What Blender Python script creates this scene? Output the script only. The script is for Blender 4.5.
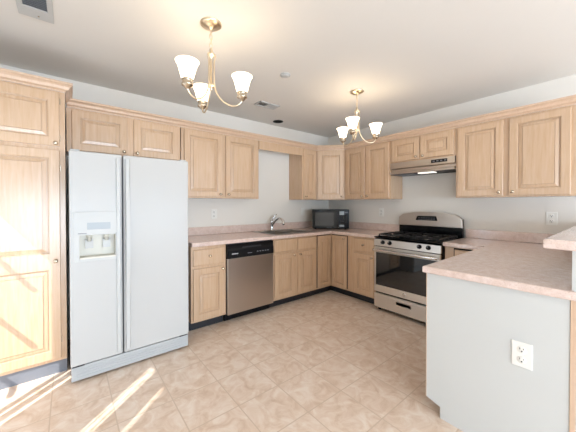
import bpy, bmesh, math, random
from mathutils import Vector, Matrix

K = 0.0254                       # the scene is measured in inches, built in metres
R = math.radians
scene = bpy.context.scene
COL = scene.collection
for o in list(bpy.data.objects):
    bpy.data.objects.remove(o)

# ------------------------------------------------------------------ camera
cam_data = bpy.data.cameras.new('camera')
cam = bpy.data.objects.new('camera', cam_data)
COL.objects.link(cam)
cam.location = (129.815 * K, -143.513 * K, 51.186 * K)
cam.rotation_euler = (R(90 - 0.6405), 0, R(51.688))
cam_data.sensor_width = 36
cam_data.lens = 270.99 / 576 * 36
cam_data.shift_x = 0.0092
cam_data.shift_y = -0.015
cam_data.clip_start = 0.02
scene.camera = cam

# ------------------------------------------------------------------ light
scene.view_settings.view_transform = 'Standard'
scene.view_settings.look = 'None'
scene.view_settings.gamma = 1
scene.view_settings.use_curve_mapping = False
scene.view_settings.exposure = 0.0

world = bpy.data.worlds.new('sky')
scene.world = world
world.use_nodes = True
world.node_tree.nodes['Background'].inputs[0].default_value = (0.80, 0.90, 1.0, 1)
world.node_tree.nodes['Background'].inputs[1].default_value = 1.5

sun_data = bpy.data.lights.new('sun', 'SUN')
sun_data.energy = 8
sun_data.angle = R(0.5)
sun_data.color = (1.0, 0.97, 0.93)
sun = bpy.data.objects.new('sun', sun_data)
COL.objects.link(sun)
sun.location = (6, -10, 8)
sun.rotation_euler = Vector((-0.90, 1.0, -1.38)).to_track_quat('-Z', 'Y').to_euler()


def area(name, loc, direction, sx, sy, energy, color):
    d = bpy.data.lights.new(name, 'AREA')
    d.shape = 'RECTANGLE'
    d.size = sx * K
    d.size_y = sy * K
    d.energy = energy
    d.color = color
    o = bpy.data.objects.new(name, d)
    COL.objects.link(o)
    o.location = Vector(loc) * K
    o.rotation_euler = Vector(direction).to_track_quat('-Z', 'Y').to_euler()
    return o


# area lamps added as fill at the patio door and two unseen windows
DAY = (0.685, 0.835, 1.0)
area('fill_patio_door', (74, -176, 36), (0, 1, 0), 76, 62, 24, DAY)
area('fill_side_window', (296, -110, 34), (-1, 0, 0), 170, 58, 275, DAY)
area('fill_far_window', (220, -326, 38), (-0.2, 1, 0), 120, 62, 140, DAY)

# ------------------------------------------------------------------ materials
def new_mat(name):
    m = bpy.data.materials.new(name)
    m.use_nodes = True
    nt = m.node_tree
    return m, nt, nt.nodes['Principled BSDF']


def lin(c):
    return tuple(((x / 255) / 12.92 if x / 255 <= 0.04045 else ((x / 255 + 0.055) / 1.055) ** 2.4) for x in c) + (1,)


def simple(name, rgb, rough=0.5, metal=0.0, var=0.0, scale=30, bump=0.0, **kw):
    m, nt, b = new_mat(name)
    c = lin(rgb)
    tc = nt.nodes.new('ShaderNodeTexCoord')
    n = nt.nodes.new('ShaderNodeTexNoise')
    n.inputs['Scale'].default_value = scale
    n.inputs['Detail'].default_value = 4
    nt.links.new(tc.outputs['Object'], n.inputs['Vector'])
    mix = nt.nodes.new('ShaderNodeMix')
    mix.data_type = 'RGBA'
    mix.inputs['A'].default_value = tuple(x * (1 - var) for x in c[:3]) + (1,)
    mix.inputs['B'].default_value = tuple(min(1, x * (1 + var)) for x in c[:3]) + (1,)
    nt.links.new(n.outputs['Fac'], mix.inputs['Factor'])
    nt.links.new(mix.outputs['Result'], b.inputs['Base Color'])
    b.inputs['Roughness'].default_value = rough
    b.inputs['Metallic'].default_value = metal
    if bump:
        bp = nt.nodes.new('ShaderNodeBump')
        bp.inputs['Strength'].default_value = bump
        bp.inputs['Distance'].default_value = 0.002
        nt.links.new(n.outputs['Fac'], bp.inputs['Height'])
        nt.links.new(bp.outputs['Normal'], b.inputs['Normal'])
    for k, v in kw.items():
        b.inputs[k].default_value = v
    return m


def wood(name, c1, c2, c3, rough=0.36):
    m, nt, b = new_mat(name)
    tc = nt.nodes.new('ShaderNodeTexCoord')
    oi = nt.nodes.new('ShaderNodeObjectInfo')
    add = nt.nodes.new('ShaderNodeVectorMath')
    add.operation = 'ADD'
    mul = nt.nodes.new('ShaderNodeVectorMath')
    mul.operation = 'SCALE'
    cmb = nt.nodes.new('ShaderNodeCombineXYZ')
    nt.links.new(oi.outputs['Random'], cmb.inputs[0])
    nt.links.new(oi.outputs['Random'], cmb.inputs[2])
    nt.links.new(cmb.outputs[0], mul.inputs[0])
    mul.inputs['Scale'].default_value = 7.0
    nt.links.new(tc.outputs['Object'], add.inputs[0])
    nt.links.new(mul.outputs[0], add.inputs[1])
    mp = nt.nodes.new('ShaderNodeMapping')
    mp.inputs['Scale'].default_value = (34, 34, 2.2)
    nt.links.new(add.outputs[0], mp.inputs[0])
    n = nt.nodes.new('ShaderNodeTexNoise')
    n.inputs['Scale'].default_value = 1.6
    n.inputs['Detail'].default_value = 6
    n.inputs['Roughness'].default_value = 0.6
    n.inputs['Distortion'].default_value = 0.6
    nt.links.new(mp.outputs[0], n.inputs['Vector'])
    ramp = nt.nodes.new('ShaderNodeValToRGB')
    e = ramp.color_ramp.elements
    e[0].position = 0.30
    e[0].color = lin(c1)
    e[1].position = 0.72
    e[1].color = lin(c3)
    mid = ramp.color_ramp.elements.new(0.5)
    mid.color = lin(c2)
    nt.links.new(n.outputs['Fac'], ramp.inputs[0])
    hsv = nt.nodes.new('ShaderNodeHueSaturation')
    mr = nt.nodes.new('ShaderNodeMapRange')
    mr.inputs['To Min'].default_value = 0.96
    mr.inputs['To Max'].default_value = 1.04
    nt.links.new(oi.outputs['Random'], mr.inputs['Value'])
    nt.links.new(mr.outputs[0], hsv.inputs['Value'])
    nt.links.new(ramp.outputs[0], hsv.inputs['Color'])
    nt.links.new(hsv.outputs[0], b.inputs['Base Color'])
    b.inputs['Roughness'].default_value = rough
    b.inputs['Coat Weight'].default_value = 1.0
    b.inputs['Coat Roughness'].default_value = 0.2
    bp = nt.nodes.new('ShaderNodeBump')
    bp.inputs['Strength'].default_value = 0.05
    bp.inputs['Distance'].default_value = 0.001
    nt.links.new(n.outputs['Fac'], bp.inputs['Height'])
    nt.links.new(bp.outputs['Normal'], b.inputs['Normal'])
    return m


def laminate(name, rgb_a, rgb_b, rgb_c, rough=0.22):
    m, nt, b = new_mat(name)
    tc = nt.nodes.new('ShaderNodeTexCoord')
    n1 = nt.nodes.new('ShaderNodeTexNoise')
    n1.inputs['Scale'].default_value = 26
    n1.inputs['Detail'].default_value = 8
    n1.inputs['Roughness'].default_value = 0.7
    n2 = nt.nodes.new('ShaderNodeTexNoise')
    n2.inputs['Scale'].default_value = 160
    n2.inputs['Detail'].default_value = 3
    for n in (n1, n2):
        nt.links.new(tc.outputs['Object'], n.inputs['Vector'])
    ramp = nt.nodes.new('ShaderNodeValToRGB')
    ramp.color_ramp.elements[0].position = 0.32
    ramp.color_ramp.elements[0].color = lin(rgb_a)
    ramp.color_ramp.elements[1].position = 0.70
    ramp.color_ramp.elements[1].color = lin(rgb_b)
    nt.links.new(n1.outputs['Fac'], ramp.inputs[0])
    r2 = nt.nodes.new('ShaderNodeValToRGB')
    r2.color_ramp.elements[0].position = 0.55
    r2.color_ramp.elements[0].color = (0, 0, 0, 1)
    r2.color_ramp.elements[1].position = 0.68
    r2.color_ramp.elements[1].color = (0.6, 0.6, 0.6, 1)
    nt.links.new(n2.outputs['Fac'], r2.inputs[0])
    mix = nt.nodes.new('ShaderNodeMix')
    mix.data_type = 'RGBA'
    nt.links.new(r2.outputs[0], mix.inputs['Factor'])
    nt.links.new(ramp.outputs[0], mix.inputs['A'])
    mix.inputs['B'].default_value = lin(rgb_c)
    nt.links.new(mix.outputs['Result'], b.inputs['Base Color'])
    b.inputs['Roughness'].default_value = rough
    return m


def tile_mat():
    m, nt, b = new_mat('floor_tile')
    geo = nt.nodes.new('ShaderNodeNewGeometry')
    mp = nt.nodes.new('ShaderNodeMapping')
    s = 1 / (12.45 * K)
    mp.inputs['Scale'].default_value = (s, s, s)
    mp.inputs['Location'].default_value = (-(69.3 / 12.45) % 1, (110.0 / 12.45) % 1, 0)
    nt.links.new(geo.outputs['Position'], mp.inputs[0])
    br = nt.nodes.new('ShaderNodeTexBrick')
    br.offset = 0
    br.offset_frequency = 1
    br.inputs['Scale'].default_value = 1
    br.inputs['Brick Width'].default_value = 1
    br.inputs['Row Height'].default_value = 1
    br.inputs['Mortar Size'].default_value = 0.012
    br.inputs['Mortar Smooth'].default_value = 0.2
    br.inputs['Color1'].default_value = (0.0, 0.0, 0.0, 1)
    br.inputs['Color2'].default_value = (1, 1, 1, 1)
    br.inputs['Mortar'].default_value = (0.5, 0.5, 0.5, 1)
    nt.links.new(mp.outputs[0], br.inputs['Vector'])
    # each tile gets its own piece of the marbling
    sc = nt.nodes.new('ShaderNodeVectorMath')
    sc.operation = 'SCALE'
    sc.inputs['Scale'].default_value = 3.7
    nt.links.new(br.outputs['Color'], sc.inputs[0])
    ad = nt.nodes.new('ShaderNodeVectorMath')
    ad.operation = 'ADD'
    nt.links.new(geo.outputs['Position'], ad.inputs[0])
    nt.links.new(sc.outputs[0], ad.inputs[1])
    n = nt.nodes.new('ShaderNodeTexNoise')
    n.inputs['Scale'].default_value = 9
    n.inputs['Detail'].default_value = 7
    n.inputs['Roughness'].default_value = 0.62
    n.inputs['Distortion'].default_value = 1.1
    nt.links.new(ad.outputs[0], n.inputs['Vector'])
    ramp = nt.nodes.new('ShaderNodeValToRGB')
    e = ramp.color_ramp.elements
    e[0].position = 0.30
    e[0].color = lin(TILE[0])
    e[1].position = 0.66
    e[1].color = lin(TILE[2])
    k = e.new(0.48)
    k.color = lin(TILE[1])
    nt.links.new(n.outputs['Fac'], ramp.inputs[0])
    mix = nt.nodes.new('ShaderNodeMix')
    mix.data_type = 'RGBA'
    nt.links.new(br.outputs['Fac'], mix.inputs['Factor'])
    nt.links.new(ramp.outputs[0], mix.inputs['A'])
    mix.inputs['B'].default_value = lin(TILE[3])
    nt.links.new(mix.outputs['Result'], b.inputs['Base Color'])
    b.inputs['Roughness'].default_value = 0.34
    bp = nt.nodes.new('ShaderNodeBump')
    bp.invert = True
    bp.inputs['Strength'].default_value = 0.35
    bp.inputs['Distance'].default_value = 0.002
    nt.links.new(br.outputs['Fac'], bp.inputs['Height'])
    nt.links.new(bp.outputs['Normal'], b.inputs['Normal'])
    return m


def brushed(name, rgb, rough=0.28, axis=0):
    m, nt, b = new_mat(name)
    tc = nt.nodes.new('ShaderNodeTexCoord')
    mp = nt.nodes.new('ShaderNodeMapping')
    s = [220, 220, 220]
    s[axis] = 3
    mp.inputs['Scale'].default_value = s
    nt.links.new(tc.outputs['Object'], mp.inputs[0])
    n = nt.nodes.new('ShaderNodeTexNoise')
    n.inputs['Scale'].default_value = 2
    n.inputs['Detail'].default_value = 3
    nt.links.new(mp.outputs[0], n.inputs['Vector'])
    mr = nt.nodes.new('ShaderNodeMapRange')
    mr.inputs['To Min'].default_value = rough - 0.06
    mr.inputs['To Max'].default_value = rough + 0.08
    nt.links.new(n.outputs['Fac'], mr.inputs['Value'])
    nt.links.new(mr.outputs[0], b.inputs['Roughness'])
    b.inputs['Base Color'].default_value = lin(rgb)
    b.inputs['Metallic'].default_value = 1
    return m


def emissive(name, rgb, strength, base=(250, 245, 235)):
    m = simple(name, base, 0.4)
    b = m.node_tree.nodes['Principled BSDF']
    b.inputs['Emission Color'].default_value = lin(rgb)
    b.inputs['Emission Strength'].default_value = strength
    return m


TILE = ((213, 184, 158), (230, 207, 187), (241, 225, 210), (213, 189, 166))
MAPLE = wood('maple', (198, 161, 125), (205, 171, 138), (211, 180, 150))
MAPLE_TRIM = wood('maple_trim', (208, 174, 145), (214, 182, 154), (219, 190, 164))
LAMINATE = laminate('laminate', (214, 188, 175), (234, 214, 205), (202, 170, 156), 0.12)
LAMINATE.node_tree.nodes['Principled BSDF'].inputs['Specular IOR Level'].default_value = 0.9
FLOOR = tile_mat()
WALL = simple('wall_paint', (230, 224, 215), 0.75, var=0.015, scale=3, bump=0.02)
CEIL = simple('ceiling_paint', (232, 228, 222), 0.85, var=0.01, scale=3)
PANEL = simple('painted_panel', (204, 204, 201), 0.45, var=0.012, scale=4)
WHITE = simple('white_enamel', (197, 196, 194), 0.2, var=0.006, scale=300)
WHITE.node_tree.nodes['Principled BSDF'].inputs['Specular IOR Level'].default_value = 0.12
WHITE_PLASTIC = simple('white_plastic', (200, 200, 198), 0.35, var=0.005)
OFFWHITE = simple('offwhite_plastic', (216, 212, 200), 0.4, var=0.01)
WHITE_PLASTIC.node_tree.nodes['Principled BSDF'].inputs['Specular IOR Level'].default_value = 0.2
GREY_PLASTIC = simple('grey_plastic', (168, 174, 178), 0.4, var=0.03)
GREY_LINER = simple('grey_blue_plastic', (112, 116, 124), 0.5, var=0.03)
GRILLE = simple('grille_plastic', (184, 186, 187), 0.4, var=0.02)
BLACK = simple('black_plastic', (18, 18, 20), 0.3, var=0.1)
BLACK.node_tree.nodes['Principled BSDF'].inputs['Specular IOR Level'].default_value = 0.2
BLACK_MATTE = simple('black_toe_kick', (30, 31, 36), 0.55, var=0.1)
BLACK_ENAMEL = simple('black_enamel', (13, 13, 15), 0.14, var=0.1)
BLACK_ENAMEL.node_tree.nodes['Principled BSDF'].inputs['Specular IOR Level'].default_value = 0.25
IRON = simple('cast_iron', (20, 20, 22), 0.5, var=0.2, scale=200, bump=0.2)
GLASS_BLACK = simple('black_glass', (12, 12, 14), 0.06, var=0.05)
GLASS_BLACK.node_tree.nodes['Principled BSDF'].inputs['Specular IOR Level'].default_value = 0.5
STEEL = brushed('brushed_steel', (226, 223, 218), 0.32, 0)
STEEL_V = brushed('brushed_steel_door', (196, 186, 176), 0.3, 2)
SINK_STEEL = brushed('sink_steel', (158, 152, 145), 0.36, 0)
CHROME = simple('chrome', (215, 215, 215), 0.14, 1.0, var=0.02)
NICKEL = simple('nickel', (206, 192, 172), 0.25, 1.0, var=0.03)
BRASS = simple('polished_brass', (232, 216, 190), 0.28, 1.0, var=0.03)
SHADE = emissive('frosted_lamp_glass', (255, 230, 196), 4.2)
BULB = emissive('lit_bulb', (255, 236, 205), 12)
LENS = emissive('lamp_lens', (255, 250, 240), 0.9)
GLASS_OVEN = simple('oven_glass', (14, 15, 18), 0.05, var=0.05)
GLASS_OVEN.node_tree.nodes['Principled BSDF'].inputs['Specular IOR Level'].default_value = 0.9
DARK_HOLE = simple('dark_can', (20, 17, 15), 0.6, var=0.1)
DISPLAY = simple('display_glass', (150, 160, 166), 0.3, var=0.05)
MARK = simple('pale_print', (200, 202, 206), 0.5, var=0.02)
MARK_DARK = simple('grey_print', (120, 122, 128), 0.5, var=0.02)
SLOT = simple('socket_slot', (60, 56, 54), 0.6)
BLIND = simple('blind_vinyl', (236, 233, 226), 0.5, var=0.01)
FRAME_WHITE = simple('white_window_frame', (238, 238, 234), 0.45, var=0.01)
GLASS, _nt, _b = new_mat('window_glass')
_nt.nodes.clear()
_out = _nt.nodes.new('ShaderNodeOutputMaterial')
_tr = _nt.nodes.new('ShaderNodeBsdfTransparent')
_gl = _nt.nodes.new('ShaderNodeBsdfGlossy')
_gl.inputs['Roughness'].default_value = 0.02
_mx = _nt.nodes.new('ShaderNodeMixShader')
_mx.inputs[0].default_value = 0.06
_nt.links.new(_tr.outputs[0], _mx.inputs[1])
_nt.links.new(_gl.outputs[0], _mx.inputs[2])
_nt.links.new(_mx.outputs[0], _out.inputs[0])


# ------------------------------------------------------------------ mesh helpers
class MB:
    """collects shapes (in inches) and links them as one mesh object"""

    def __init__(self):
        self.bm = bmesh.new()
        self.smooth = False

    def _merge(self, b2):
        me = bpy.data.meshes.new('tmp')
        b2.to_mesh(me)
        b2.free()
        self.bm.from_mesh(me)
        bpy.data.meshes.remove(me)

    def box(self, x0, x1, y0, y1, z0, z1, bev=0.0, seg=1):
        b2 = bmesh.new()
        bmesh.ops.create_cube(b2, size=1)
        for v in b2.verts:
            v.co = Vector(((x0 + x1) / 2 + v.co.x * (x1 - x0), (y0 + y1) / 2 + v.co.y * (y1 - y0), (z0 + z1) / 2 + v.co.z * (z1 - z0)))
        if bev:
            bmesh.ops.bevel(b2, geom=list(b2.edges), offset=bev, segments=seg, profile=0.5, affect='EDGES')
        self._merge(b2)
        return self

    def prism(self, pts, z0, z1, bev=0.0, seg=1):
        """extrude a plan polygon (counter-clockwise) from z0 to z1"""
        b2 = bmesh.new()
        lo = [b2.verts.new((x, y, z0)) for x, y in pts]
        hi = [b2.verts.new((x, y, z1)) for x, y in pts]
        n = len(pts)
        b2.faces.new(list(reversed(lo)))
        top = b2.faces.new(hi)
        for i in range(n):
            b2.faces.new((lo[i], lo[(i + 1) % n], hi[(i + 1) % n], hi[i]))
        if bev:
            es = [e for e in b2.edges if abs(e.verts[0].co.z - e.verts[1].co.z) < 1e-6]
            bmesh.ops.bevel(b2, geom=es, offset=bev, segments=seg, profile=0.5, affect='EDGES')
        bmesh.ops.recalc_face_normals(b2, faces=list(b2.faces))
        self._merge(b2)
        return self

    def prism_x(self, pts, x0, x1):
        """extrude a (y, z) side profile from x0 to x1"""
        b2 = bmesh.new()
        lo = [b2.verts.new((x0, y, z)) for y, z in pts]
        hi = [b2.verts.new((x1, y, z)) for y, z in pts]
        n = len(pts)
        b2.faces.new(lo)
        b2.faces.new(list(reversed(hi)))
        for i in range(n):
            b2.faces.new((lo[i], hi[i], hi[(i + 1) % n], lo[(i + 1) % n]))
        bmesh.ops.recalc_face_normals(b2, faces=list(b2.faces))
        self._merge(b2)
        return self

    def prism_y(self, pts, y0, y1, bev=0.0):
        """extrude an (x, z) front outline from y0 to y1"""
        b2 = bmesh.new()
        lo = [b2.verts.new((x, y0, z)) for x, z in pts]
        hi = [b2.verts.new((x, y1, z)) for x, z in pts]
        n = len(pts)
        b2.faces.new(lo)
        b2.faces.new(list(reversed(hi)))
        for i in range(n):
            b2.faces.new((lo[i], hi[i], hi[(i + 1) % n], lo[(i + 1) % n]))
        if bev:
            es = [e for e in b2.edges if abs(e.verts[0].co.y - y0) < 1e-6 and abs(e.verts[1].co.y - y0) < 1e-6]
            bmesh.ops.bevel(b2, geom=es, offset=bev, segments=2, profile=0.5, affect='EDGES')
        bmesh.ops.recalc_face_normals(b2, faces=list(b2.faces))
        self._merge(b2)
        return self

    def lathe(self, prof, c=(0, 0, 0), axis='Z', n=20, sx=1.0):
        """revolve (radius, height) pairs; axis Z up, or Y pointing to -y (out of a front)"""
        b2 = bmesh.new()
        rings = []
        for r, h in prof:
            ring = []
            for i in range(n):
                a = 2 * math.pi * i / n
                if axis == 'Z':
                    p = (c[0] + r * math.cos(a) * sx, c[1] + r * math.sin(a), c[2] + h)
                else:
                    p = (c[0] + r * math.cos(a), c[1] - h, c[2] + r * math.sin(a))
                ring.append(b2.verts.new(p))
            rings.append(ring)
        for a, b in zip(rings, rings[1:]):
            for i in range(n):
                b2.faces.new((a[i], a[(i + 1) % n], b[(i + 1) % n], b[i]))
        if prof[0][0] > 1e-4:
            b2.faces.new(list(reversed(rings[0])))
        if prof[-1][0] > 1e-4:
            b2.faces.new(rings[-1])
        bmesh.ops.remove_doubles(b2, verts=list(b2.verts), dist=1e-4)
        bmesh.ops.recalc_face_normals(b2, faces=list(b2.faces))
        for f in b2.faces:
            f.smooth = True
        self._merge(b2)
        return self

    def tube(self, pts, r, n=10, cap=True):
        b2 = bmesh.new()
        pts = [Vector(p) for p in pts]
        rs = r if isinstance(r, (list, tuple)) else [r] * len(pts)
        rings = []
        up = None
        for i, p in enumerate(pts):
            t = (pts[min(i + 1, len(pts) - 1)] - pts[max(i - 1, 0)]).normalized()
            if up is None:
                up = Vector((0, 0, 1)) if abs(t.z) < 0.9 else Vector((1, 0, 0))
            u = (up - t * up.dot(t)).normalized()
            w = t.cross(u)
            up = u
            rings.append([b2.verts.new(p + (u * math.cos(2 * math.pi * k / n) + w * math.sin(2 * math.pi * k / n)) * rs[i]) for k in range(n)])
        for a, b in zip(rings, rings[1:]):
            for k in range(n):
                b2.faces.new((a[k], a[(k + 1) % n], b[(k + 1) % n], b[k]))
        if cap:
            b2.faces.new(list(reversed(rings[0])))
            b2.faces.new(rings[-1])
        bmesh.ops.recalc_face_normals(b2, faces=list(b2.faces))
        for f in b2.faces:
            f.smooth = len(f.verts) == 4
        self._merge(b2)
        return self

    def torus(self, c, R0, r, M=None, n=18, m=8, sz=1.0):
        b2 = bmesh.new()
        vs = []
        for i in range(n):
            a = 2 * math.pi * i / n
            row = []
            for j in range(m):
                b = 2 * math.pi * j / m
                p = Vector(((R0 + r * math.cos(b)) * math.cos(a), r * math.sin(b), (R0 + r * math.cos(b)) * math.sin(a) * sz))
                if M:
                    p = M @ p
                row.append(b2.verts.new(p + Vector(c)))
            vs.append(row)
        for i in range(n):
            for j in range(m):
                f = b2.faces.new((vs[i][j], vs[(i + 1) % n][j], vs[(i + 1) % n][(j + 1) % m], vs[i][(j + 1) % m]))
                f.smooth = True
        bmesh.ops.recalc_face_normals(b2, faces=list(b2.faces))
        self._merge(b2)
        return self

    def quad_loops(self, loops):
        """rectangular loops [(x0,x1,z0,z1,y)] joined one after the other; the last one is filled"""
        b2 = bmesh.new()
        rings = [[b2.verts.new(p) for p in ((x0, y, z0), (x1, y, z0), (x1, y, z1), (x0, y, z1))] for x0, x1, z0, z1, y in loops]
        for a, b in zip(rings, rings[1:]):
            for i in range(4):
                b2.faces.new((a[i], a[(i + 1) % 4], b[(i + 1) % 4], b[i]))
        b2.faces.new(rings[-1])
        self._merge(b2)
        return self

    def sweep(self, path, prof, side=1):
        """sweep a closed (out, z) profile along a plan polyline with mitred corners"""
        b2 = bmesh.new()
        P = [Vector(p) for p in path]
        rings = []
        for i, p in enumerate(P):
            ns = []
            for a, b in ((i - 1, i), (i, i + 1)):
                if a >= 0 and b < len(P):
                    d = (P[b] - P[a]).normalized()
                    ns.append(Vector((d.y, -d.x)) * side)
            if len(ns) == 2:
                mdir = (ns[0] + ns[1]).normalized()
                mdir = mdir / mdir.dot(ns[0])
            else:
                mdir = ns[0]
            rings.append([b2.verts.new((p.x + mdir.x * o, p.y + mdir.y * o, z)) for o, z in prof])
        n = len(prof)
        for a, b in zip(rings, rings[1:]):
            for k in range(n):
                b2.faces.new((a[k], a[(k + 1) % n], b[(k + 1) % n], b[k]))
        b2.faces.new(list(reversed(rings[0])))
        b2.faces.new(rings[-1])
        bmesh.ops.recalc_face_normals(b2, faces=list(b2.faces))
        self._merge(b2)
        return self

    def cut(self, other):
        """boolean difference with another MB"""
        objs = []
        for mb in (self, other):
            me = bpy.data.meshes.new('tmp')
            bmesh.ops.recalc_face_normals(mb.bm, faces=list(mb.bm.faces))
            mb.bm.to_mesh(me)
            ob = bpy.data.objects.new('tmp', me)
            COL.objects.link(ob)
            objs.append(ob)
        md = objs[0].modifiers.new('b', 'BOOLEAN')
        md.operation = 'DIFFERENCE'
        md.solver = 'EXACT'
        md.object = objs[1]
        dg = bpy.context.evaluated_depsgraph_get()
        dg.update()
        me = bpy.data.meshes.new_from_object(objs[0].evaluated_get(dg))
        self.bm.clear()
        self.bm.from_mesh(me)
        for ob in objs:
            d = ob.data
            bpy.data.objects.remove(ob)
            bpy.data.meshes.remove(d)
        bpy.data.meshes.remove(me)
        return self

    def build(self, name, mat, parent=None, M=None, at=None):
        """at: origin of the part in inches (shapes were given in the same frame as the parent)"""
        o0 = Vector(at) if at else Vector((0, 0, 0))
        for v in self.bm.verts:
            co = v.co
            if M is not None:
                co = M @ co
            v.co = (co - o0) * K
        me = bpy.data.meshes.new(name)
        self.bm.to_mesh(me)
        self.bm.free()
        me.materials.append(mat)
        ob = bpy.data.objects.new(name, me)
        COL.objects.link(ob)
        ob.location = o0 * K
        if parent:
            ob.parent = parent
        return ob


def tag(o, label=None, cat=None, group=None, kind=None):
    if label:
        o['label'] = label
    if cat:
        o['category'] = cat
    if group:
        o['group'] = group
    if kind:
        o['kind'] = kind
    return o


def thing(name, label, cat, loc, rz=0.0, group=None):
    o = bpy.data.objects.new(name, None)
    o.empty_display_size = 0.1
    COL.objects.link(o)
    o.location = Vector(loc) * K
    o.rotation_euler = (0, 0, R(rz))
    return tag(o, label, cat, group)


def copy_tree(o, parent=None):
    c = o.copy()
    COL.objects.link(c)
    if parent:
        c.parent = parent
    for ch in list(o.children):
        copy_tree(ch, c)
    return c


def structure(ob, label, cat=None):
    return tag(ob, label, cat or 'room', kind='structure')


# ------------------------------------------------------------------ room shell
H = 98.0
X1, Y1, Y2 = 300.0, -178.0, -330.0
structure(MB().prism([(0, Y1), (150, Y1), (150, Y2), (X1, Y2), (X1, 0), (0, 0)], -4, 0).build('floor', FLOOR), 'beige marbled square tile floor', 'floor')
# ceiling with the round hole of a recessed light
ceil = MB().prism([(-5, Y1 - 5), (150, Y1 - 5), (150, Y2 - 5), (X1 + 5, Y2 - 5), (X1 + 5, 5), (-5, 5)], H, H + 4)
ceil.cut(MB().lathe([(2.35, -1), (2.35, 3.4)], (7.6, -50.3, H), n=28))
structure(ceil.build('ceiling', CEIL), 'off white flat ceiling', 'ceiling')
structure(MB().box(-5, 0, Y1, 0, -4, H).build('wall_left', WALL), 'pale wall behind the refrigerator and sink', 'wall')
structure(MB().box(-5, X1 + 5, 0, 5, -4, H).build('wall_back', WALL), 'pale wall behind the stove', 'wall')
# walls behind the camera: a patio door beside the pantry, an unseen dining area deepened for even light
wf = MB().box(-5, 150, Y1 - 5, Y1, -4, H)
wf.cut(MB().box(34, 114, Y1 - 8, Y1 + 3, 1, 83))
structure(wf.build('wall_front', WALL), 'pale wall with patio door behind the camera', 'wall')
structure(MB().box(145, 150, Y2, Y1 - 5, -4, H).build('wall_front_side', WALL), 'pale side wall of the dining area', 'wall')
wd = MB().box(145, X1 + 5, Y2 - 5, Y2, -4, H)
wd.cut(MB().box(160, 280, Y2 - 8, Y2 + 3, 6, 86))
structure(wd.build('wall_front_far', WALL), 'pale far wall of the dining area with a window', 'wall')
wr = MB().box(X1, X1 + 5, Y2, 0, -4, H)
wr.cut(MB().box(X1 - 3, X1 + 8, -195, -25, 4, 84))
structure(wr.build('wall_right', WALL), 'pale wall with wide window', 'wall')


def window(name, label, M, w, z0, z1, cols, rows, bar_to=None):
    f = MB()
    for a, b, c, d in ((0, w, z0, z0 + 2), (0, w, z1 - 2, z1), (0, 2, z0, z1), (w - 2, w, z0, z1)):
        f.box(a, b, -1.5, 1.5, c, d)
    for i in range(1, cols):
        f.box(w * i / cols - .45, w * i / cols + .45, -.5, .5, z0 + 2, z1 - 2)
    for i in range(1, rows):
        z = z0 + (z1 - z0) * i / rows
        f.box(2, bar_to or w - 2, -.5, .5, z - .45, z + .45)
    o = f.build(name, FRAME_WHITE, M=M)
    structure(o, label, 'window')
    MB().box(2, w - 2, -.1, .1, z0 + 2, z1 - 2).build('pane', GLASS, o, M=M)
    return o


d1 = window('door_1', 'white framed glass patio door with muntins', Matrix.Translation((34, Y1 - 2.5, 0)), 80, 1, 83, 2, 5, 17)
window('window_1', 'unseen white framed window of the dining area', Matrix.Translation((160, Y2 - 2.5, 0)), 120, 6, 86, 4, 3)  # unseen window, set far back so its light falls more evenly
window('window_2', 'wide unseen white framed window on the right wall',
       Matrix.Translation((X1 + 2.5, -195, 0)) @ Matrix.Rotation(R(90), 4, 'Z'), 170, 4, 84, 4, 3)  # unseen window, placed as the main opening for fill light
bl = MB()
# closed slats; a few neighbours leave slits that let streaks of sun through
edges = [(48.0, 50.6), (51.4, 54.4), (56.0, 59.5), (59.4, 63), (62.9, 66.5), (66.4, 70), (69.9, 73.5), (73.4, 77), (76.9, 80.5), (80.4, 82.4),
         (83.1, 83.6), (85.0, 85.5), (86.3, 89), (88.9, 92.5), (92.4, 95.0), (95.5, 96.0), (96.5, 100), (99.9, 103.5), (103.4, 107), (106.9, 110.5), (110.4, 114)]
for i, (xa, xb) in enumerate(edges):
    bl.box(xa, xb, -173.45 + .12 * (i % 2), -173.35 + .12 * (i % 2), 2.0, 84.6)
bl.box(33, 115, -174.5, -172.6, 84.6, 86.4)
bl.build('vertical_blind', BLIND, d1)

# soffit-free half wall that carries the raised bar top
BZ = 44.9
hw = MB().box(124.05, 128.6, -73.9, 0, 0, BZ - 1.75).build('wall_right_half', PANEL)
structure(hw, 'white half wall that carries the raised bar top', 'wall')


# ------------------------------------------------------------------ cabinets
KNOB_ME = MB().lathe([(0.001, 0), (0.42, 0), (0.42, .1), (.22, .2), (.2, .55), (.5, .75), (.6, .95), (.5, 1.15), (.25, 1.26), (0.001, 1.29)],
                     axis='Y', n=16).build('knob', NICKEL)
KNOB_MESH = KNOB_ME.data
bpy.data.objects.remove(KNOB_ME)


def knob(parent, x, z, y=-0.77, M=None):
    o = bpy.data.objects.new('knob', KNOB_MESH)
    COL.objects.link(o)
    p = Vector((x, y, z))
    if M is not None:
        p = M @ p
        o.rotation_euler = M.to_euler()
    o.location = p * K
    o.parent = parent
    return o


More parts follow.
